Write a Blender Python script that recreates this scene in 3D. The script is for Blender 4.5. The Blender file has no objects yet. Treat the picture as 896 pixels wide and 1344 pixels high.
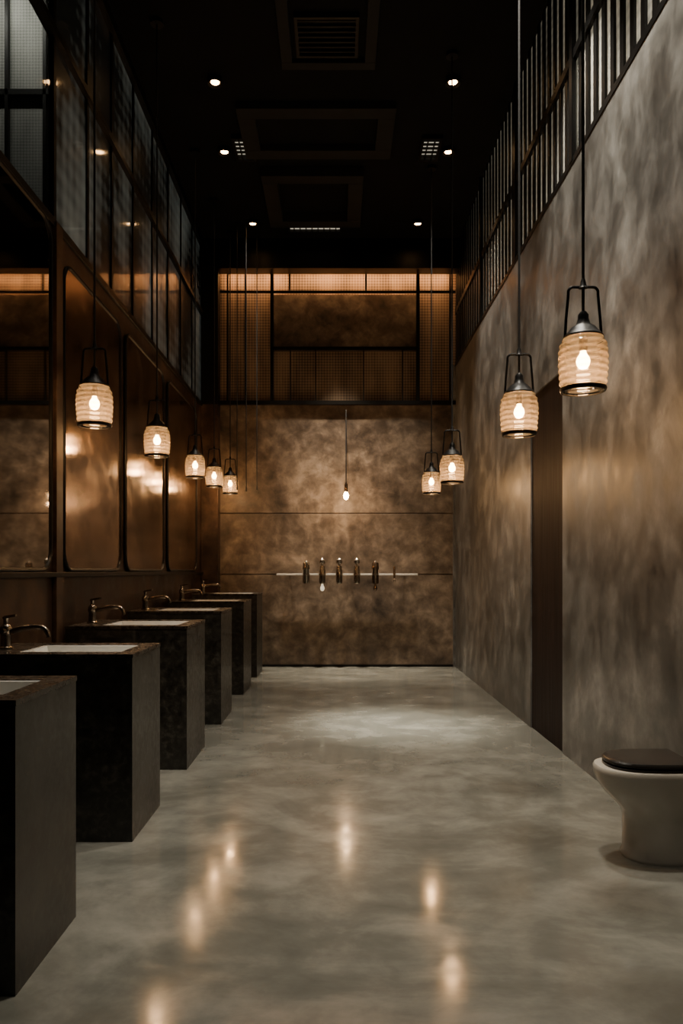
import bpy, bmesh, math, random
from mathutils import Vector, Matrix
random.seed(4)
C = bpy.context.scene.collection
CAMZ = 1.25
def PX(px, Y): return (px-442)/1000.0*Y
def PZ(py, Y): return CAMZ+(750-py)/1000.0*Y

# ------------------------------------------------------------ materials
def mat(name):
    m = bpy.data.materials.new(name); m.use_nodes = True
    nt = m.node_tree
    return m, nt, nt.nodes['Principled BSDF'], nt.nodes, nt.links
def simple(name, col, rough=0.5, metal=0.0, emit=None, es=0, spec=None, noise=0.15, nscale=30, bump=0.0):
    m, nt, b, N, L = mat(name)
    tc = N.new('ShaderNodeTexCoord'); nz = N.new('ShaderNodeTexNoise')
    nz.inputs['Scale'].default_value = nscale; nz.inputs['Detail'].default_value = 4
    L.new(tc.outputs['Object'], nz.inputs['Vector'])
    cr = N.new('ShaderNodeValToRGB')
    cr.color_ramp.elements[0].position = .3; cr.color_ramp.elements[1].position = .7
    cr.color_ramp.elements[0].color = (*[c*(1-noise) for c in col], 1)
    cr.color_ramp.elements[1].color = (*[min(1, c*(1+noise)) for c in col], 1)
    L.new(nz.outputs['Fac'], cr.inputs['Fac']); L.new(cr.outputs['Color'], b.inputs['Base Color'])
    b.inputs['Roughness'].default_value = rough; b.inputs['Metallic'].default_value = metal
    if spec is not None: b.inputs['Specular IOR Level'].default_value = spec
    if emit: b.inputs['Emission Color'].default_value = (*emit, 1); b.inputs['Emission Strength'].default_value = es
    if bump:
        bp = N.new('ShaderNodeBump'); bp.inputs['Strength'].default_value = bump; bp.inputs['Distance'].default_value = .01
        L.new(nz.outputs['Fac'], bp.inputs['Height']); L.new(bp.outputs['Normal'], b.inputs['Normal'])
    return m
def stained(name, ramp, scale_big=(1, 1, 1), scale_fine=(1, 1, 1), big=1.2, fine=9, rough=(.35, .6), metal=0.0, bump=.25, mixf=.45, spec=.5, dist=.6, bdist=.01):
    m, nt, b, N, L = mat(name)
    tc = N.new('ShaderNodeTexCoord')
    def noise(sc, s, det, dist=0.3):
        mp = N.new('ShaderNodeMapping'); mp.inputs['Scale'].default_value = sc
        L.new(tc.outputs['Object'], mp.inputs['Vector'])
        n = N.new('ShaderNodeTexNoise'); n.inputs['Scale'].default_value = s
        n.inputs['Detail'].default_value = det; n.inputs['Roughness'].default_value = .62
        n.inputs['Distortion'].default_value = dist
        L.new(mp.outputs['Vector'], n.inputs['Vector']); return n
    n1 = noise(scale_big, big, 8, dist); n2 = noise(scale_fine, fine, 10)
    mx = N.new('ShaderNodeMix'); mx.data_type = 'FLOAT'; mx.inputs[0].default_value = mixf
    L.new(n1.outputs['Fac'], mx.inputs[2]); L.new(n2.outputs['Fac'], mx.inputs[3])
    cr = N.new('ShaderNodeValToRGB'); e = cr.color_ramp.elements
    e[0].position = ramp[0][0]; e[0].color = (*ramp[0][1], 1)
    e[1].position = ramp[-1][0]; e[1].color = (*ramp[-1][1], 1)
    for p, c in ramp[1:-1]:
        k = e.new(p); k.color = (*c, 1)
    L.new(mx.outputs[0], cr.inputs['Fac']); L.new(cr.outputs['Color'], b.inputs['Base Color'])
    mr = N.new('ShaderNodeMapRange'); mr.inputs['From Min'].default_value = .35; mr.inputs['From Max'].default_value = .65
    mr.inputs['To Min'].default_value = rough[0]; mr.inputs['To Max'].default_value = rough[1]
    L.new(n2.outputs['Fac'], mr.inputs['Value']); L.new(mr.outputs['Result'], b.inputs['Roughness'])
    b.inputs['Metallic'].default_value = metal; b.inputs['Specular IOR Level'].default_value = spec
    if bump:
        bp = N.new('ShaderNodeBump'); bp.inputs['Strength'].default_value = bump; bp.inputs['Distance'].default_value = bdist
        L.new(mx.outputs[0], bp.inputs['Height']); L.new(bp.outputs['Normal'], b.inputs['Normal'])
    return m

M_floor = stained('floor_concrete', [(.34, (.115, .113, .094)), (.47, (.155, .152, .128)), (.54, (.20, .195, .166)), (.66, (.28, .272, .232))],
                  (1, 1.2, 1), (1, 1.2, 1), .9, 3.6, (.07, .19), bump=.02, mixf=.45, spec=.85, dist=1.4)
M_wallR = stained('wall_concrete', [(.36, (.042, .039, .035)), (.46, (.098, .092, .082)), (.54, (.18, .172, .156)), (.66, (.38, .366, .338))],
                  (1, .55, .6), (1, .8, .6), 1.1, 6, (.30, .52), bump=.14, mixf=.45, dist=.9)
M_back = stained('back_wall_stone', [(.37, (.035, .025, .018)), (.47, (.10, .07, .047)), (.54, (.17, .122, .083)), (.66, (.36, .27, .19))],
                 (1, 1, 1), (1, 1, 1), 1.1, 6, (.36, .58), bump=.2, mixf=.45)
M_rust = stained('bronze_metal_wall', [(.38, (.016, .009, .007)), (.5, (.052, .029, .018)), (.64, (.135, .08, .048))],
                 (1, 1, .8), (1, .8, 1), 1.3, 5, (.32, .55), metal=.3, bump=.1, mixf=.5)
M_bronze = stained('bronze_mirror', [(.36, (.08, .048, .03)), (.5, (.21, .13, .08)), (.64, (.42, .28, .18))],
                   (1, .8, .8), (1, .7, 1), 1.1, 3.5, (.10, .26), metal=.9, bump=.03, mixf=.5)
M_mirror = simple('dark_mirror', (.42, .39, .35), .03, 1.0, noise=.05, nscale=3)
M_stone = stained('counter_stone', [(.38, (.010, .009, .007)), (.52, (.030, .028, .023)), (.66, (.09, .082, .067))],
                  (1, 1, .7), (1, 1, 1), 3, 24, (.28, .48), bump=.12, mixf=.6)
M_top = stained('counter_top_stone', [(.38, (.014, .011, .009)), (.52, (.034, .028, .022)), (.66, (.085, .07, .054))],
                (1, 1, 1), (1, 1, 1), 4, 25, (.2, .36), bump=.05)
M_door = stained('door_wood', [(.38, (.008, .0035, .0025)), (.5, (.016, .008, .005)), (.64, (.030, .014, .009))],
                 (1, 6, .3), (1, 30, .8), 2, 2, (.5, .65), bump=.15, spec=.15)
M_black = simple('black_metal', (.012, .011, .010), .4, .6)
M_ceil = simple('ceiling_black', (.005, .0048, .0046), .8, noise=.3, nscale=3, spec=.2)
M_tray = simple('ceiling_charcoal', (.015, .014, .012), .7, noise=.2, nscale=5, spec=.3)
M_nickel = simple('dark_nickel', (.34, .29, .23), .2, 1.0)
M_chrome = simple('brushed_nickel', (.62, .57, .5), .2, 1.0)
M_steel = simple('rail_steel', (.8, .77, .7), .35, .3)
M_copper = simple('aged_copper', (.24, .17, .12), .25, 1.0, noise=.3, nscale=40)
M_ceram = simple('white_ceramic', (.5, .465, .40), .14, noise=.02)
M_basin = simple('basin_ceramic', (.8, .79, .74), .15, noise=.02)
M_lid = simple('dark_lid_plastic', (.02, .018, .016), .25, noise=.1)
M_cord = simple('black_cord', (.01, .009, .008), .6)
M_bulb = simple('warm_bulb', (1, .8, .5), .4, emit=(1, .6, .27), es=55)
M_lens = simple('downlight_lens', (1, .8, .6), .4, emit=(1, .55, .22), es=30)
M_led = simple('led_strip_glow', (1, .7, .4), .4, emit=(1, .52, .22), es=38)
M_cell = simple('lit_grille_cell', (.5, .5, .45), .4, emit=(1, .9, .7), es=.4, noise=.8, nscale=18)
M_knobw = simple('glowing_white_knob', (.8, .78, .7), .3, emit=(1, .85, .6), es=.8)  # glow added to make the pale knob bright; it is no lamp

def glassmat():
    m, nt, b, N, L = mat('amber_ribbed_glass')
    out = N['Material Output']
    tc = N.new('ShaderNodeTexCoord')
    sp = N.new('ShaderNodeSeparateXYZ'); L.new(tc.outputs['Object'], sp.inputs[0])
    def stripes(sock, mul):
        a = N.new('ShaderNodeMath'); a.operation = 'MULTIPLY'; a.inputs[1].default_value = mul; L.new(sock, a.inputs[0])
        s = N.new('ShaderNodeMath'); s.operation = 'SINE'; L.new(a.outputs[0], s.inputs[0]); return s.outputs[0]
    h = stripes(sp.outputs['Z'], 2*math.pi/0.026)
    nz = N.new('ShaderNodeTexNoise'); nz.inputs['Scale'].default_value = 9; L.new(tc.outputs['Object'], nz.inputs['Vector'])
    ad2 = N.new('ShaderNodeMath'); ad2.operation = 'ADD'; L.new(h, ad2.inputs[0])
    ms = N.new('ShaderNodeMath'); ms.operation = 'MULTIPLY'; ms.inputs[1].default_value = 1.6; L.new(nz.outputs['Fac'], ms.inputs[0])
    L.new(ms.outputs[0], ad2.inputs[1])
    mr = N.new('ShaderNodeMapRange'); mr.inputs['From Min'].default_value = -.4; mr.inputs['From Max'].default_value = 2.0
    mr.inputs['To Min'].default_value = .14; mr.inputs['To Max'].default_value = .46
    L.new(ad2.outputs[0], mr.inputs['Value'])
    tr = N.new('ShaderNodeBsdfTransparent'); tr.inputs['Color'].default_value = (.96, .87, .72, 1)
    tl = N.new('ShaderNodeBsdfTranslucent'); tl.inputs['Color'].default_value = (.26, .195, .125, 1)
    df = N.new('ShaderNodeBsdfDiffuse'); df.inputs['Color'].default_value = (.2, .155, .105, 1)
    gl = N.new('ShaderNodeBsdfGlossy'); gl.inputs['Roughness'].default_value = .04
    lw = N.new('ShaderNodeLayerWeight'); lw.inputs['Blend'].default_value = .35
    m1 = N.new('ShaderNodeMixShader'); m1.inputs[0].default_value = .3; L.new(tl.outputs[0], m1.inputs[1]); L.new(df.outputs[0], m1.inputs[2])
    m2 = N.new('ShaderNodeMixShader'); L.new(mr.outputs['Result'], m2.inputs[0]); L.new(tr.outputs[0], m2.inputs[1]); L.new(m1.outputs[0], m2.inputs[2])
    m3 = N.new('ShaderNodeMixShader'); L.new(lw.outputs['Fresnel'], m3.inputs[0]); L.new(m2.outputs[0], m3.inputs[1]); L.new(gl.outputs[0], m3.inputs[2])
    L.new(m3.outputs[0], out.inputs['Surface'])
    return m
M_amber = glassmat()

def weave(name, base, dark, emis=0.0, ecol=(1, 1, 1), scale=55, rough=.7, noise_s=1.3, amp=1.0, nsc=(1, 1, 1), contrast=9, bias=0, coat=0):
    m, nt, b, N, L = mat(name)
    tc = N.new('ShaderNodeTexCoord'); sp = N.new('ShaderNodeSeparateXYZ'); L.new(tc.outputs['Object'], sp.inputs[0])
    def st(a, mul):
        x = N.new('ShaderNodeMath'); x.operation = 'MULTIPLY'; x.inputs[1].default_value = mul; L.new(a, x.inputs[0])
        s = N.new('ShaderNodeMath'); s.operation = 'SINE'; L.new(x.outputs[0], s.inputs[0])
        k = N.new('ShaderNodeMath'); k.operation = 'MULTIPLY'; k.inputs[1].default_value = amp; L.new(s.outputs[0], k.inputs[0]); return k.outputs[0]
    xy = N.new('ShaderNodeMath'); xy.operation = 'ADD'; L.new(sp.outputs['X'], xy.inputs[0]); L.new(sp.outputs['Y'], xy.inputs[1])
    a = N.new('ShaderNodeMath'); a.operation = 'ADD'; L.new(st(xy.outputs[0], scale*math.pi), a.inputs[0]); L.new(st(sp.outputs['Z'], scale*math.pi), a.inputs[1])
    mp = N.new('ShaderNodeMapping'); mp.inputs['Scale'].default_value = nsc; L.new(tc.outputs['Object'], mp.inputs['Vector'])
    nz = N.new('ShaderNodeTexNoise'); nz.inputs['Scale'].default_value = noise_s; nz.inputs['Detail'].default_value = 8
    L.new(mp.outputs['Vector'], nz.inputs['Vector'])
    ml = N.new('ShaderNodeMath'); ml.operation = 'MULTIPLY_ADD'; ml.inputs[1].default_value = contrast; ml.inputs[2].default_value = -contrast/2+bias
    L.new(nz.outputs['Fac'], ml.inputs[0])
    a2 = N.new('ShaderNodeMath'); a2.operation = 'ADD'; L.new(a.outputs[0], a2.inputs[0]); L.new(ml.outputs[0], a2.inputs[1])
    mr = N.new('ShaderNodeMapRange'); mr.inputs['From Min'].default_value = -2.2; mr.inputs['From Max'].default_value = 2.2
    L.new(a2.outputs[0], mr.inputs['Value'])
    cr = N.new('ShaderNodeValToRGB'); cr.color_ramp.elements[0].color = (*dark, 1); cr.color_ramp.elements[1].color = (*base, 1)
    L.new(mr.outputs['Result'], cr.inputs['Fac']); L.new(cr.outputs['Color'], b.inputs['Base Color'])
    b.inputs['Roughness'].default_value = rough
    if coat: b.inputs['Coat Weight'].default_value = coat; b.inputs['Coat Roughness'].default_value = .06
    if emis:
        mc = N.new('ShaderNodeMix'); mc.data_type = 'RGBA'; mc.blend_type = 'MULTIPLY'; mc.inputs[0].default_value = 1
        L.new(cr.outputs['Color'], mc.inputs[6]); mc.inputs[7].default_value = (*ecol, 1)
        L.new(mc.outputs[2], b.inputs['Emission Color']); b.inputs['Emission Strength'].default_value = emis
    return m
M_meshback = weave('bronze_wire_cloth', (.38, .26, .165), (.08, .053, .035), scale=54, nsc=(2.5, 1, .8))
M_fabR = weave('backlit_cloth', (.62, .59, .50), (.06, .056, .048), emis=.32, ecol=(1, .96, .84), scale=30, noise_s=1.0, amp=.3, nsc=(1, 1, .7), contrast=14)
M_fabL = weave('grey_wire_cloth', (.5, .49, .45), (.12, .118, .108), scale=90, noise_s=.8, amp=.6, nsc=(3, 1, 1), contrast=11)
M_dglass = weave('smoked_glass_painted_glow', (.34, .36, .34), (.008, .009, .009), emis=.17, ecol=(.9, 1, .97), scale=16, noise_s=1.0, amp=.35, nsc=(1, 1, .8), contrast=16, bias=-1.8, coat=1, rough=.4)  # light patches on the panes painted in as noise colour and slight emission
def clearglass():
    m, nt, b, N, L = mat('clear_pane')
    tr = N.new('ShaderNodeBsdfTransparent'); tr.inputs['Color'].default_value = (.85, .87, .85, 1)
    gl = N.new('ShaderNodeBsdfGlossy'); gl.inputs['Roughness'].default_value = .04
    mx = N.new('ShaderNodeMixShader'); mx.inputs[0].default_value = .12; L.new(tr.outputs[0], mx.inputs[1]); L.new(gl.outputs[0], mx.inputs[2])
    L.new(mx.outputs[0], N['Material Output'].inputs['Surface']); return m
M_clear = clearglass()

# ------------------------------------------------------------ geometry helpers
def box(bm, x0, x1, y0, y1, z0, z1, mi=0):
    v = [bm.verts.new(p) for p in [(x0,y0,z0),(x1,y0,z0),(x1,y1,z0),(x0,y1,z0),(x0,y0,z1),(x1,y0,z1),(x1,y1,z1),(x0,y1,z1)]]
    for f in [(0,3,2,1),(4,5,6,7),(0,1,5,4),(1,2,6,5),(2,3,7,6),(3,0,4,7)]:
        fc = bm.faces.new([v[i] for i in f]); fc.material_index = mi
def lathe(bm, prof, segs=32, cx=0, cy=0, caps=True):
    rings = []
    for r, z in prof:
        rings.append([bm.verts.new((cx+r*math.cos(2*math.pi*i/segs), cy+r*math.sin(2*math.pi*i/segs), z)) for i in range(segs)])
    for a, b in zip(rings, rings[1:]):
        for i in range(segs):
            bm.faces.new([a[i], a[(i+1) % segs], b[(i+1) % segs], b[i]])
    if caps:
        bm.faces.new(rings[0][::-1]); bm.faces.new(rings[-1])
def tube(bm, pts, r, segs=10, closed=False, caps=True):
    pts = [Vector(p) for p in pts]; n = len(pts); rings = []; up = None
    for i, p in enumerate(pts):
        if closed: t = (pts[(i+1) % n]-pts[i-1]).normalized()
        else: t = (pts[min(i+1, n-1)]-pts[max(i-1, 0)]).normalized()
        if up is None:
            up = Vector((0, 0, 1)) if abs(t.z) < .9 else Vector((1, 0, 0))
        a = (up-t*up.dot(t)).normalized(); up = a; b = t.cross(a)
        rr = r[i] if isinstance(r, (list, tuple)) else r
        rings.append([bm.verts.new(p+a*rr*math.cos(2*math.pi*k/segs)+b*rr*math.sin(2*math.pi*k/segs)) for k in range(segs)])
    m = n if closed else n-1
    for i in range(m):
        A = rings[i]; B = rings[(i+1) % n]
        for k in range(segs): bm.faces.new([A[k], A[(k+1) % segs], B[(k+1) % segs], B[k]])
    if not closed and caps: bm.faces.new(rings[0][::-1]); bm.faces.new(rings[-1])
def obj(name, bm, mats, parent=None, smooth=False, bevel=0, loc=(0, 0, 0), seg=2, **props):
    bmesh.ops.recalc_face_normals(bm, faces=bm.faces)
    me = bpy.data.meshes.new(name); bm.to_mesh(me); bm.free()
    for m in (mats if isinstance(mats, list) else [mats]): me.materials.append(m)
    if smooth:
        for p in me.polygons: p.use_smooth = True
        me.set_sharp_from_angle(angle=math.radians(40))
    o = bpy.data.objects.new(name, me); C.objects.link(o); o.location = loc
    if parent: o.parent = parent
    if bevel:
        md = o.modifiers.new('bevel', 'BEVEL'); md.width = bevel; md.segments = seg; md.limit_method = 'ANGLE'
    for k, v in props.items(): o[k] = v
    return o
def empty(name, loc, **props):
    o = bpy.data.objects.new(name, None); o.empty_display_size = .1; o.location = loc; C.objects.link(o)
    for k, v in props.items(): o[k] = v
    return o
def boxes(lst):
    bm = bmesh.new()
    for b in lst: box(bm, *b)
    return bm
def copytree(src, loc, **props):
    n = src.copy(); C.objects.link(n); n.location = loc
    for k, v in props.items(): n[k] = v
    def rec(s, d):
        for c in s.children:
            k = c.copy(); C.objects.link(k); k.parent = d; rec(c, k)
    rec(src, n); return n
S = dict(kind='structure')

XL, XR, YB, ZC = -1.75, 1.55, 10.0, 5.5
Y0 = -1.2
# ------------------------------------------------------------ room shell
obj('floor', boxes([(-3.6, 2.0, Y0-.1, YB+.3, -.15, 0)]), M_floor, **S)
obj('ceiling', boxes([(-3.6, 2.0, Y0-.1, YB+.3, ZC, ZC+.15)]), M_ceil, **S)
g = .007
obj('wall_back', boxes([(XL, XR+.1, YB, YB+.1, 0, 1.21-g), (XL, XR+.1, YB, YB+.1, 1.21+g, 2.01-g), (XL, XR+.1, YB, YB+.1, 2.01+g, 3.45),
                        (XL-.1, XR+.2, YB+.03, YB+.2, 0, 3.4)]), M_back, bevel=.003, **S)
obj('wall_back_upper', boxes([(XL, XR+.1, YB+.12, YB+.2, 3.4, ZC)]), M_meshback, **S)
DY0, DY1, DH = 5.24, 6.10, 2.64
obj('wall_right', boxes([(XR, XR+.3, Y0, DY0, 0, 3.95), (XR, XR+.3, DY1, YB+.05, 0, 3.95), (XR, XR+.3, DY0, DY1, DH, 3.95)]), M_wallR, **S)
obj('door_1', boxes([(XR+.012, XR+.06, DY0, DY1, 0, DH)]), M_door, **S)
obj('wall_left', boxes([(XL-.15, XL, Y0, YB, 0, 3.4)]), M_rust, **S)
obj('wall_front', boxes([(-3.6, 2, Y0-.1, Y0, 0, ZC)]), M_ceil, **S)
obj('wall_side', boxes([(-3.6, -3.5, Y0, YB+.3, 0, ZC)]), M_ceil, **S)
obj('trim_1', boxes([(XL, -1.53, 9.8, YB, 0, 3.4)]), M_rust, bevel=.005, **S)
obj('trim_14', boxes([(XL, -1.53, 9.8, YB, 3.4, ZC)]), M_black, bevel=.005, **S)
obj('trim_2', boxes([(XL, XL+.03, 4.68, 4.79, 0, 3.4)]), M_rust, bevel=.004, **S)
obj('trim_3', boxes([(XL, XL+.035, Y0, 9.8, 1.215, 1.245)]), M_black, bevel=.003, **S)
obj('trim_4', boxes([(XL, XL+.02, Y0, 9.8, 3.37, 3.42)]), M_black, bevel=.003, **S)
obj('trim_5', boxes([(XL, XR+.1, 9.72, 9.92, 5.12, ZC)]), M_black, **S)
obj('baseboard_back', boxes([(-1.53, XR, YB-.015, YB, 0, .03)]), M_black, **S)
obj('trim_7', boxes([(XR-.03, XR+.02, YB-.03, YB, 0, 3.95)]), M_wallR, **S)

# back clerestory frame
fr = []
yb0, yb1 = 9.96, 10.0
def bz(py): return PZ(py, 10)
def bx(px): return PX(px, 10)
fr.append((XL, XR+.1, yb0-.02, YB+.12, 3.43, 3.48))
fr.append((XL, XR, yb0, yb1, bz(384)-.012, bz(384)+.012))
fr.append((bx(357), bx(548), yb0, yb1, bz(458)-.02, bz(458)+.02))
for px, w in ((357, .022), (548, .022), (322, .008), (590, .01), (299, .01)):
    fr.append((bx(px)-w, bx(px)+w, yb0, yb1, 3.46, 5.2))
for px in (381, 414, 477, 528):
    fr.append((bx(px)-.007, bx(px)+.007, yb0, yb1, 3.46, bz(458)))
for px in (380, 480):
    fr.append((bx(px)-.012, bx(px)+.012, yb0, yb1, bz(384), 5.2))
obj('window_1', boxes(fr), M_black, **S)
obj('trim_8', boxes([(bx(357), bx(548), YB+.06, YB+.12, bz(458), bz(385))]), M_back, **S)
obj('led_strip', boxes([(-1.5, 1.5, 9.98, 10.02, 5.17, 5.19)]), M_led, label='warm LED strip hidden above the bronze mesh clerestory', category='light strip')

# right clerestory: backlit cloth + vertical slats
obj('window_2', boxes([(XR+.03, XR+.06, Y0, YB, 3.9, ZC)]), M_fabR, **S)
sl = []
y = Y0
while y < YB:
    sl.append((XR+.015, XR+.03, y, y+.055, 3.95, ZC)); y += .145
obj('window_3', boxes(sl), M_black, **S)
obj('trim_9', boxes([(XR-.0, XR+.04, Y0, YB, 4.62, 4.68), (XR-.005, XR+.2, Y0, YB, 3.93, 3.97)]+[(XR-.01, XR+.02, yy, yy+.06, 3.95, ZC) for yy in (3.5, 5.0, 6.6, 8.2)]), M_black, **S)

# left clerestory
lf = [(XL-.03, XL+.03, Y0, YB, 4.55, 4.60), (XL-.04, XL+.04, Y0, YB, 5.42, ZC)]
for yy in (3.0, 4.72, 5.35, 5.93, 6.55, 7.23, 7.9, 8.55, 9.2):
    lf.append((XL-.03, XL+.005, yy-.02, yy+.02, 3.4, ZC))
obj('window_4', boxes(lf), M_black, **S)
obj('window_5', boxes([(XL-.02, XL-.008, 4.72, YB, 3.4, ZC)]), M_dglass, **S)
obj('window_6', boxes([(XL-.02, XL-.008, Y0, 4.72, 3.4, ZC)]), M_clear, **S)
obj('wall_bay', boxes([(-3.5, XL-.2, 5.5, 5.54, 0, ZC)]), M_fabL, **S)
bf = [(-3.5, XL-.2, 5.46, 5.5, 4.67, 4.71)]
for px in (58, 8): bf.append((PX(px, 5.46)-.012, PX(px, 5.46)+.012, 5.46, 5.5, 3, ZC))
obj('trim_10', boxes(bf), M_black, **S)

# ------------------------------------------------------------ mirrors
def rrect(y0, y1, z0, z1, r, n=8):
    pts = []
    for cy, cz, a0 in ((y1-r, z0+r, -90), (y1-r, z1-r, 0), (y0+r, z1-r, 90), (y0+r, z0+r, 180)):
        for i in range(n+1):
            a = math.radians(a0+90*i/n); pts.append((cy+r*math.cos(a), cz+r*math.sin(a)))
    return pts
def mirror(y0, y1, z0, z1, m, label):
    e = empty('wall_mirror', (XL, (y0+y1)/2, z0), label=label, category='mirror', group='framed mirrors above the washbasins')
    h = (y1-y0)/2
    P = rrect(-h, h, 0, z1-z0, .13)
    bm = bmesh.new()
    f1 = [bm.verts.new((.004, a, b)) for a, b in P]; f2 = [bm.verts.new((.016, a, b)) for a, b in P]
    bm.faces.new(f1[::-1]); bm.faces.new(f2)
    for i in range(len(P)): j = (i+1) % len(P); bm.faces.new([f1[i], f1[j], f2[j], f2[i]])
    obj('glass', bm, m, e)
    bm = bmesh.new(); tube(bm, [(.016, a, b) for a, b in P], .013, 8, closed=True)
    obj('frame', bm, M_black, e, smooth=True)
mirror(2.95, 4.62, 1.26, 3.36, M_mirror, 'dark clear mirror with thin black rounded frame')
mirror(4.84, 6.10, 1.26, 3.22, M_bronze, 'bronze tinted mirror with thin black rounded frame')
mirror(6.25, 7.62, 1.26, 3.22, M_bronze, 'bronze tinted mirror with thin black rounded frame')
mirror(7.80, 9.40, 1.26, 3.22, M_bronze, 'bronze tinted mirror with thin black rounded frame')

# ------------------------------------------------------------ washbasin pedestals
def pedestal(y0, y1, zt):
    e = empty('washbasin_pedestal', ((XL+.04-.945)/2, (y0+y1)/2, 0), label='block-shaped dark stone washbasin pedestal with inset white basin',
              category='washbasin', group='row of stone washbasins')
    hx = (-.945-XL)/2-.02; hy = (y1-y0)/2
    t = .018
    obj('body', boxes([(-hx, hx, -hy, hy, 0, zt-t-.13)]+[(-hx, hx, -hy, -hy+.05, zt-t-.13, zt-t), (-hx, hx, hy-.05, hy, zt-t-.13, zt-t),
        (-hx, -hx+.1, -hy+.05, hy-.05, zt-t-.13, zt-t), (hx-.05, hx, -hy+.05, hy-.05, zt-t-.13, zt-t)]), M_stone, e)
    bx0, bx1, by = -.19, hx-.08, hy-.10
    bm = boxes([(-hx-.003, hx+.003, -hy-.003, -by, zt-t, zt), (-hx-.003, hx+.003, by, hy+.003, zt-t, zt),
                (-hx-.003, bx0, -by, by, zt-t, zt), (bx1, hx+.003, -by, by, zt-t, zt)])
    bmesh.ops.remove_doubles(bm, verts=bm.verts, dist=1e-5)
    obj('countertop', bm, M_top, e, label='polished dark stone top slab')
    bm = bmesh.new()
    def ring(x0, x1, y, z): return [bm.verts.new(p) for p in ((x0, -y, z), (x1, -y, z), (x1, y, z), (x0, y, z))]
    R = [ring(bx0, bx1, by, zt-.003), ring(bx0+.012, bx1-.012, by-.012, zt-.005), ring(bx0+.025, bx1-.025, by-.022, zt-.05), ring(bx0+.08, bx1-.08, by-.06, zt-.075)]
    for a, b in zip(R, R[1:]):
        for i in range(4): bm.faces.new([a[i], a[(i+1) % 4], b[(i+1) % 4], b[i]])
    bm.faces.new(R[-1])
    bs = obj('basin', bm, M_basin, e, label='white ceramic inset basin')
    bm = bmesh.new(); lathe(bm, [(.022, zt-.0745), (.022, zt-.07), (.014, zt-.068)], 20, cx=(bx0+bx1)/2)
    obj('drain', bm, M_chrome, bs, smooth=True)
    return e
peds = [(2.24, 2.76, .872), (3.52, 4.07, .868), (4.80, 5.45, .905), (6.22, 6.85, .925), (7.72, 8.40, .945), (9.0, 9.66, .985)]
for p in peds: pedestal(*p)

# ------------------------------------------------------------ faucets
def faucet_make():
    e = empty('faucet', (0, 0, 0), label='dark bronze single-lever faucet with curved spout on stone basin', category='faucet', group='faucets on the washbasins')
    bm = bmesh.new()
    lathe(bm, [(.034, 0), (.034, .008), (.025, .014), (.023, .07), (.027, .075), (.027, .105), (.02, .118), (.012, .122), (.012, .145), (.016, .15), (.016, .158), (.008, .162)], 24)
    obj('body', bm, M_nickel, e, smooth=True)
    pts = []
    for i in range(19):
        t = i/18
        if t < .7: pts.append((.01+.16*t/.7, 0, .08+.028*math.sin(math.pi*.6*t/.7)))
        else:
            a = (t-.7)/.3*math.pi*.5; pts.append((.17+.04*math.sin(a), 0, .1066-.05*(1-math.cos(a))))
    bm = bmesh.new(); tube(bm, pts, [.016-.004*i/18 for i in range(19)], 14)
    obj('spout', bm, M_nickel, e, smooth=True)
    bm = bmesh.new(); tube(bm, [(-.005, 0, .155), (.03, -.02, .162), (.07, -.045, .168)], [.009, .007, .006], 10)
    obj('lever', bm, M_nickel, e, smooth=True)
    bm = bmesh.new(); tube(bm, [(0, -.02, .09), (0, -.05, .09), (0, -.052, .09)], [.014, .014, .008], 12)
    obj('side_valve', bm, M_nickel, e, smooth=True)
    return e
f0 = faucet_make()
for i, (a, b, z) in enumerate(peds):
    loc = (XL+.115, (a+b)/2-.03, z)
    if i == 0: f0.location = loc
    else: copytree(f0, loc)

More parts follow.
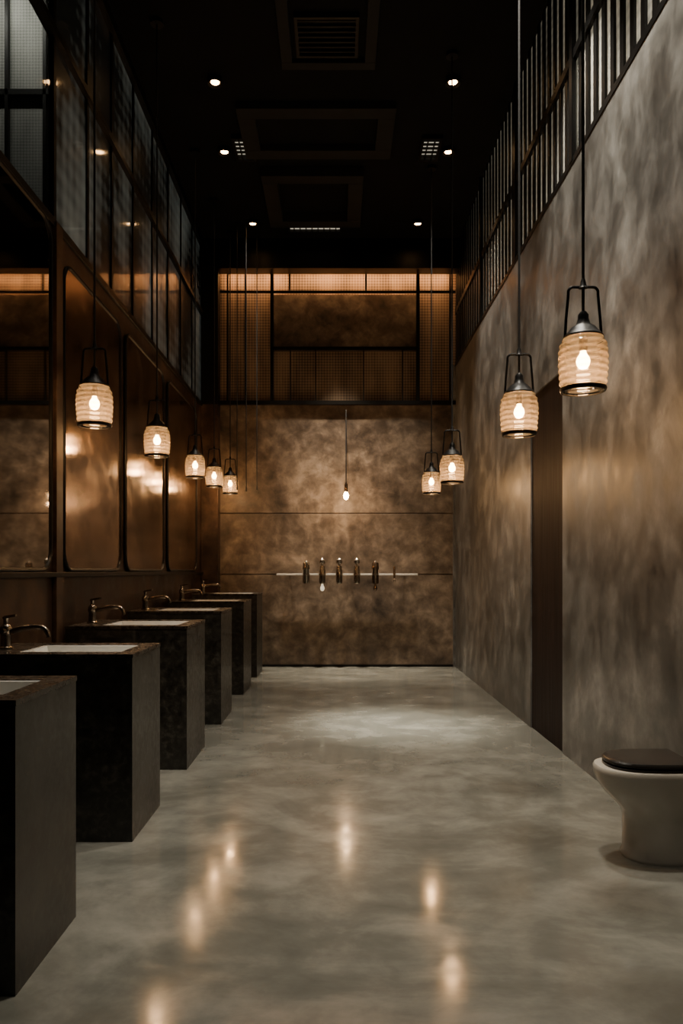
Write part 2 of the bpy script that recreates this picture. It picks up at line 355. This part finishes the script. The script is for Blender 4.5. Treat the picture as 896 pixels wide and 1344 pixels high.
# ------------------------------------------------------------ pendant lanterns
def pendant_parts(e, ztop, power):
    bm = bmesh.new()
    prof = [(.084, 0), (.092, .012), (.097, .06), (.1, .11), (.1, .15), (.094, .19), (.078, .222), (.056, .242)]
    pr = []
    for (r0, z0), (r1, z1) in zip(prof, prof[1:]):
        n = max(2, int((z1-z0)/.004))
        for k in range(n):
            t = k/n; z = z0+(z1-z0)*t; pr.append((r0+(r1-r0)*t+.0022*math.sin(z*2*math.pi/.026), z))
    pr.append(prof[-1])
    lathe(bm, pr, 48, caps=False)
    obj('glass_shade', bm, M_amber, e, smooth=True, label='amber ribbed glass shade')
    bm = bmesh.new(); lathe(bm, [(.083, -.004), (.09, -.004), (.095, .004), (.094, .012), (.088, .010)], 40, caps=False)
    obj('rim', bm, M_black, e, smooth=True)
    bm = bmesh.new(); lathe(bm, [(.079, .218), (.081, .226), (.062, .246), (.05, .262), (.03, .275), (.022, .30), (.022, .315), (.012, .33)], 32)
    obj('cap', bm, M_black, e, smooth=True)
    w = .062
    pts = [(-w-.014, 0, .222), (-w-.009, 0, .30), (-w, 0, .40)]
    for i in range(7):
        a = math.pi-math.pi/2*i/6; pts.append((-w+.022+.022*math.cos(a), 0, .41+.022*math.sin(a)))
    pts += [(-x, y, z) for x, y, z in pts[::-1]]
    bm = bmesh.new(); tube(bm, pts, .0062, 8)
    obj('handle', bm, M_black, e, smooth=True)
    bm = bmesh.new(); lathe(bm, [(.02, .428), (.014, .437), (.011, .455), (.006, .47)], 16)
    obj('cord_grip', bm, M_black, e, smooth=True)
    bm = bmesh.new(); tube(bm, [(0, 0, .325), (0, 0, ztop)], .0065, 8)
    obj('cord', bm, M_cord, e, smooth=True)
    bm = bmesh.new(); lathe(bm, [(.05, ztop-.03), (.05, ztop)], 24)
    obj('canopy', bm, M_black, e, smooth=True)
    bm = bmesh.new()
    lathe(bm, [(.002, .09), (.016, .094), (.025, .107), (.028, .122), (.025, .137), (.016, .15), (.012, .16), (.012, .19)], 20)
    obj('bulb', bm, M_bulb, e, smooth=True)
    bm = bmesh.new(); lathe(bm, [(.018, .165), (.018, .23)], 16)
    obj('socket', bm, M_black, e, smooth=True)
    l = bpy.data.lights.new('pendant_light', 'POINT'); l.energy = power; l.color = (1, .60, .30); l.shadow_soft_size = .03
    lo = bpy.data.objects.new('pendant_light', l); C.objects.link(lo); lo.parent = e; lo.location = (0, 0, .055)
pend = [(765, 513, 63), (681, 571, 49), (593, 634, 32), (566, 648, 25), (124, 559, 47), (206, 599, 34), (256, 627, 26), (281, 639, 23), (302, 648, 21)]
for px, pb, w in pend:
    Y = 1000*.2/w
    z = PZ(pb, Y)
    e = empty('pendant_lantern', (PX(px, Y), Y, z), label='hanging lantern with amber ribbed glass and black bail handle', category='pendant lamp', group='amber glass pendant lanterns')
    pendant_parts(e, ZC-z, 8)
Y = 9.6
e = empty('bare_bulb_pendant', (PX(454, Y), Y, PZ(656, Y)), label='small bare bulb hanging on thin black cord', category='pendant lamp')
bm = bmesh.new(); lathe(bm, [(.004, 0), (.02, .008), (.032, .03), (.034, .055), (.024, .085), (.014, .105)], 20); obj('bulb', bm, M_bulb, e, smooth=True)
bm = bmesh.new(); lathe(bm, [(.017, .1), (.022, .11), (.022, .19), (.015, .21), (.006, .23)], 20); obj('socket', bm, M_copper, e, smooth=True)
zt = PZ(538, Y)-PZ(656, Y)
bm = bmesh.new(); tube(bm, [(0, 0, .22), (0, 0, zt-.02), (0, .006, zt-.006), (0, .02, zt), (0, .4, zt)], .007, 8); obj('cord', bm, M_cord, e, smooth=True)
l = bpy.data.lights.new('bulb_light', 'POINT'); l.energy = 7; l.color = (1, .6, .3); l.shadow_soft_size = .04
lo = bpy.data.objects.new('bulb_light', l); C.objects.link(lo); lo.parent = e; lo.location = (0, 0, -.05)

for px, pb, Y in ((311, 640, 9.3), (323, 642, 9.3), (337, 640, 9.5)):
    z = PZ(pb, Y)
    bm = bmesh.new(); lathe(bm, [(.004, -.03), (.011, -.02), (.011, .01), (.006, .03), (.006, ZC-z)], 12)
    obj('suspension_cable', bm, M_cord, None, smooth=True, loc=(PX(px, Y), Y, z), label='thin black steel cable hanging from the ceiling', category='cable', group='thin black cables')

# ------------------------------------------------------------ ceiling downlights
def downlight(x, y, power, tx=0, ty=0, size=60, col=(1, .93, .80), blend=.6, soft=.14):
    e = empty('ceiling_downlight', (x, y, ZC), label='small round black ceiling downlight with warm lens', category='downlight', group='ceiling downlights')
    bm = bmesh.new(); lathe(bm, [(.035, -.03), (.06, -.05), (.065, -.05), (.065, 0)], 24, caps=False); obj('housing', bm, M_black, e, smooth=True)
    bm = bmesh.new(); lathe(bm, [(.002, -.036), (.037, -.034), (.037, -.03)], 24); obj('lens', bm, M_lens, e, smooth=True)
    l = bpy.data.lights.new('downlight_beam', 'SPOT'); l.energy = power; l.color = col; l.spot_size = math.radians(size); l.spot_blend = blend; l.shadow_soft_size = soft
    lo = bpy.data.objects.new('downlight_beam', l); C.objects.link(lo); lo.parent = e; lo.location = (0, 0, -.06)
    lo.rotation_euler = Vector((tx, ty, -(ZC-.06))).to_track_quat('-Z', 'Y').to_euler()
W = (1, .9, .74)
for a in [(-1.02, 9.24, 800, 1.1, .35, 38, W, 1.0), (.98, 9.24, 800, -.4, .35, 40, W, 1.0),
          (-1.13, 7.66, 80, .9, .3, 50), (1.12, 7.66, 260, .1, 0, 60),
          (-1.05, 6.57, 4600, 1.6, -.35, 19, (1, .94, .80), 1.0, .35), (1.0, 6.57, 200, -.2, 0, 60),
          (-1.05, 4.9, 50, 1.2, 0, 60), (1.02, 4.9, 450, .1, 0, 75),  # this row and those below are unseen, added to light the near room
          (-1.05, 3.3, 40, 1.5, 0, 60), (.85, 3.6, 560, .2, 0, 70),
          (1.02, 1.6, 70, 0, 0, 60)]:
    downlight(*a)

# ------------------------------------------------------------ ceiling trays and grilles
def ringbox(x0, x1, y0, y1, z0, z1, w):
    return [(x0, x1, y0, y0+w, z0, z1), (x0, x1, y1-w, y1, z0, z1), (x0, x0+w, y0+w, y1-w, z0, z1), (x1-w, x1, y0+w, y1-w, z0, z1)]
obj('trim_11', boxes(ringbox(-.92, .54, 6.9, 7.75, ZC-.06, ZC, .16)), M_tray, bevel=.004, **S)
obj('trim_12', boxes(ringbox(-.80, .28, 8.0, 9.2, ZC-.10, ZC, .16)), M_tray, bevel=.004, **S)
obj('trim_13', boxes(ringbox(-.46, .32, 5.5, 6.4, ZC-.04, ZC, .09)), M_tray, bevel=.004, **S)
def grille(x, y, wx, wy, nx, ny, lit, label):
    e = empty('ceiling_grille', (x, y, ZC), label=label, category='vent')
    fb = ringbox(-wx/2, wx/2, -wy/2, wy/2, -.04, 0, .025)
    for i in range(1, nx): fb.append((-wx/2+wx*i/nx-.006, -wx/2+wx*i/nx+.006, -wy/2+.025, wy/2-.025, -.035, -.005))
    for i in range(1, ny): fb.append((-wx/2+.025, wx/2-.025, -wy/2+wy*i/ny-.006, -wy/2+wy*i/ny+.006, -.03, -.005))
    obj('frame', boxes(fb), M_black, e)
    obj('backing', boxes([(-wx/2+.02, wx/2-.02, -wy/2+.02, wy/2-.02, -.008, -.002)]), M_cell if lit else M_tray, e)
    return e
grille(-.93, 7.62, .2, .42, 3, 6, True, 'small lit square-cell ceiling grille')
grille(.93, 7.62, .2, .42, 3, 6, True, 'small lit square-cell ceiling grille')
ge = grille(-.27, 9.3, .66, .34, 9, 3, True, 'long lit ceiling grille with square cells')
l = bpy.data.lights.new('added_wall_wash', 'SPOT'); l.energy = 1100; l.color = (1, .84, .64); l.spot_size = math.radians(36); l.spot_blend = 1.0; l.shadow_soft_size = .04  # added spot washing the back wall; the grille itself casts no beam
lo = bpy.data.objects.new('added_wall_wash', l); C.objects.link(lo); lo.parent = ge; lo.location = (.3, 0, -.06)
lo.rotation_euler = Vector((.05, .55, -4.2)).to_track_quat('-Z', 'Y').to_euler()
grille(-.08, 6.02, .5, .46, 1, 8, False, 'dark louvred ceiling air vent')

# ------------------------------------------------------------ rail with dispensers on back wall
YR = 9.88
x0, x1 = PX(363, YR), PX(548, YR); zr = PZ(754, YR)
e = empty('wall_rail', ((x0+x1)/2, YR, zr), label='thin pale metal rail mounted on stained stone wall', category='rail')
hl = (x1-x0)/2
obj('bar', boxes([(-hl, hl, -.03, .03, -.012, .012)]), M_steel, e, bevel=.004)
for sx in (-hl*.82, 0, hl*.82):
    bm = bmesh.new(); tube(bm, [(sx, .02, 0), (sx, .12, 0)], .008, 10); obj('bracket', bm, M_black, e, smooth=True)
def dispenser(px, kind, label):
    e = empty('soap_dispenser', (PX(px, YR), YR-.078, zr), label=label, category='soap dispenser', group='dispensers along the wall rail')
    bm = bmesh.new()
    if kind == 0:
        pr = [(.03, -.12), (.042, -.112), (.045, -.10), (.045, .06), (.048, .065), (.048, .10), (.045, .105), (.045, .14), (.036, .155)]
    else:
        pr = [(.03, -.12), (.038, -.112), (.041, -.10), (.041, .05), (.034, .07), (.034, .10), (.03, .11)]
    lathe(bm, pr, 28)
    obj('body', bm, M_nickel if px != 492 else M_copper, e, smooth=True)
    bm = bmesh.new(); lathe(bm, [(.046, -.012), (.05, -.012), (.05, .012), (.046, .012), (.046, -.012)], 28, caps=False); obj('holder_ring', bm, M_chrome, e, smooth=True)
    bm = bmesh.new()
    if kind == 0: lathe(bm, [(.02, .15), (.02, .165), (.012, .175)], 24)
    else: lathe(bm, [(.016, .10), (.016, .135), (.038, .14), (.042, .16), (.042, .185), (.02, .20), (.012, .22)], 24)
    obj('pump', bm, M_chrome, e, smooth=True)
for px, k in ((402, 0), (423, 1), (445, 1), (468, 1), (492, 0)):
    dispenser(px, k, 'dark metal soap dispenser with %s in rail holder' % ('flat cap' if k == 0 else 'tall bright pump'))
e = empty('wall_hook', (PX(517, YR), YR-.05, zr), label='short dark metal hook hanging from rail', category='hook')
bm = bmesh.new(); tube(bm, [(0, .02, .10), (0, .005, .03), (0, 0, -.03), (0, -.01, -.07), (0, -.035, -.085), (0, -.05, -.06)], .014, 10)
obj('hook_body', bm, M_copper, e, smooth=True)
for px in (423, 492):  # the dark one stands in for a shadow below the dispenser
    e = empty('rail_knob', (PX(px, YR), YR-.079, zr-.17), label='small %s round knob below a dispenser' % ('glowing pale' if px == 423 else 'dark'), category='knob', group='knobs under the rail')
    bm = bmesh.new(); lathe(bm, [(.004, -.045), (.02, -.035), (.028, -.012), (.024, .012), (.014, .03), (.012, .05)], 20)
    obj('knob', bm, M_knobw if px == 423 else M_copper, e, smooth=True)

# ------------------------------------------------------------ toilet
TY = 3.36
def dring(bm, xf, xb, hw, z, n=40, p=2.4):
    out = []
    L = min(hw*1.35, (xb-xf)*.75); cx = xf+L
    for i in range(n+1):
        a = math.pi/2+math.pi*i/n
        c, s = math.cos(a), math.sin(a)
        out.append((cx+L*math.copysign(abs(c)**(2/p), c), hw*math.copysign(abs(s)**(2/p), s), z))
    out.append((xb, -hw, z)); out.append((xb, hw, z))
    return [bm.verts.new(q) for q in out]
def loft(bm, rings):
    for a, b in zip(rings, rings[1:]):
        n = len(a)
        for i in range(n): bm.faces.new([a[i], a[(i+1) % n], b[(i+1) % n], b[i]])
    bm.faces.new(rings[0][::-1]); bm.faces.new(rings[-1])
TX = 1.345
e = empty('toilet', (TX, TY, 0), label='white ceramic toilet with closed dark lid against concrete wall', category='toilet')
XB = XR-TX-.003
bm = bmesh.new()
secs = [(-.085, .135, 0), (-.088, .137, .012), (-.08, .13, .03), (-.078, .125, .10), (-.08, .125, .17), (-.09, .13, .205), (-.118, .142, .235), (-.152, .152, .27), (-.18, .16, .305), (-.198, .165, .34), (-.205, .168, .37), (-.206, .168, .39), (-.2, .163, .398)]
loft(bm, [dring(bm, xf, XB, hw, z) for xf, hw, z in secs])
obj('bowl', bm, M_ceram, e, smooth=True, label='white ceramic bowl and base')
bm = bmesh.new(); loft(bm, [dring(bm, xf, XB-.03, hw, z) for xf, hw, z in ((-.16, .148, .398), (-.166, .152, .402), (-.166, .152, .408), (-.16, .148, .411))])
obj('seat', bm, M_lid, e, smooth=True, label='dark toilet seat ring')
bm = bmesh.new(); loft(bm, [dring(bm, xf, XB-.03, hw, z) for xf, hw, z in ((-.16, .15, .413), (-.166, .154, .416), (-.166, .154, .426), (-.158, .148, .434), (-.13, .125, .437))])
obj('lid', bm, M_lid, e, smooth=True, label='dark glossy closed lid')

# ------------------------------------------------------------ side bay fill (unseen lamp added to light the wire cloth screen)
e = empty('bay_fill', (-2.4, 5.1, ZC), label='unseen lamp added to light the bay screen', category='added light')
obj('housing', boxes([(-.4, .4, -.06, .06, -.04, 0)]), M_black, e)
l = bpy.data.lights.new('bay_fill_light', 'AREA'); l.shape = 'RECTANGLE'; l.size = .7; l.size_y = .08; l.energy = 8; l.color = (1, .98, .9)
lo = bpy.data.objects.new('bay_fill_light', l); C.objects.link(lo); lo.parent = e; lo.location = (0, 0, -.05); lo.rotation_euler = (math.radians(35), 0, 0)

# ------------------------------------------------------------ world + camera
w = bpy.data.worlds.new('World'); bpy.context.scene.world = w; w.use_nodes = True
w.node_tree.nodes['Background'].inputs[0].default_value = (.5, .55, .6, 1); w.node_tree.nodes['Background'].inputs[1].default_value = .03
cd = bpy.data.cameras.new('camera'); cam = bpy.data.objects.new('camera', cd); C.objects.link(cam)
cam.location = (0, 0, CAMZ); cam.rotation_euler = (math.pi/2, 0, 0)
cd.sensor_width = 36; cd.sensor_fit = 'AUTO'; cd.lens = 36*1000/1344
cd.shift_x = 6/1344; cd.shift_y = 78/1344; cd.clip_start = .05
bpy.context.scene.camera = cam
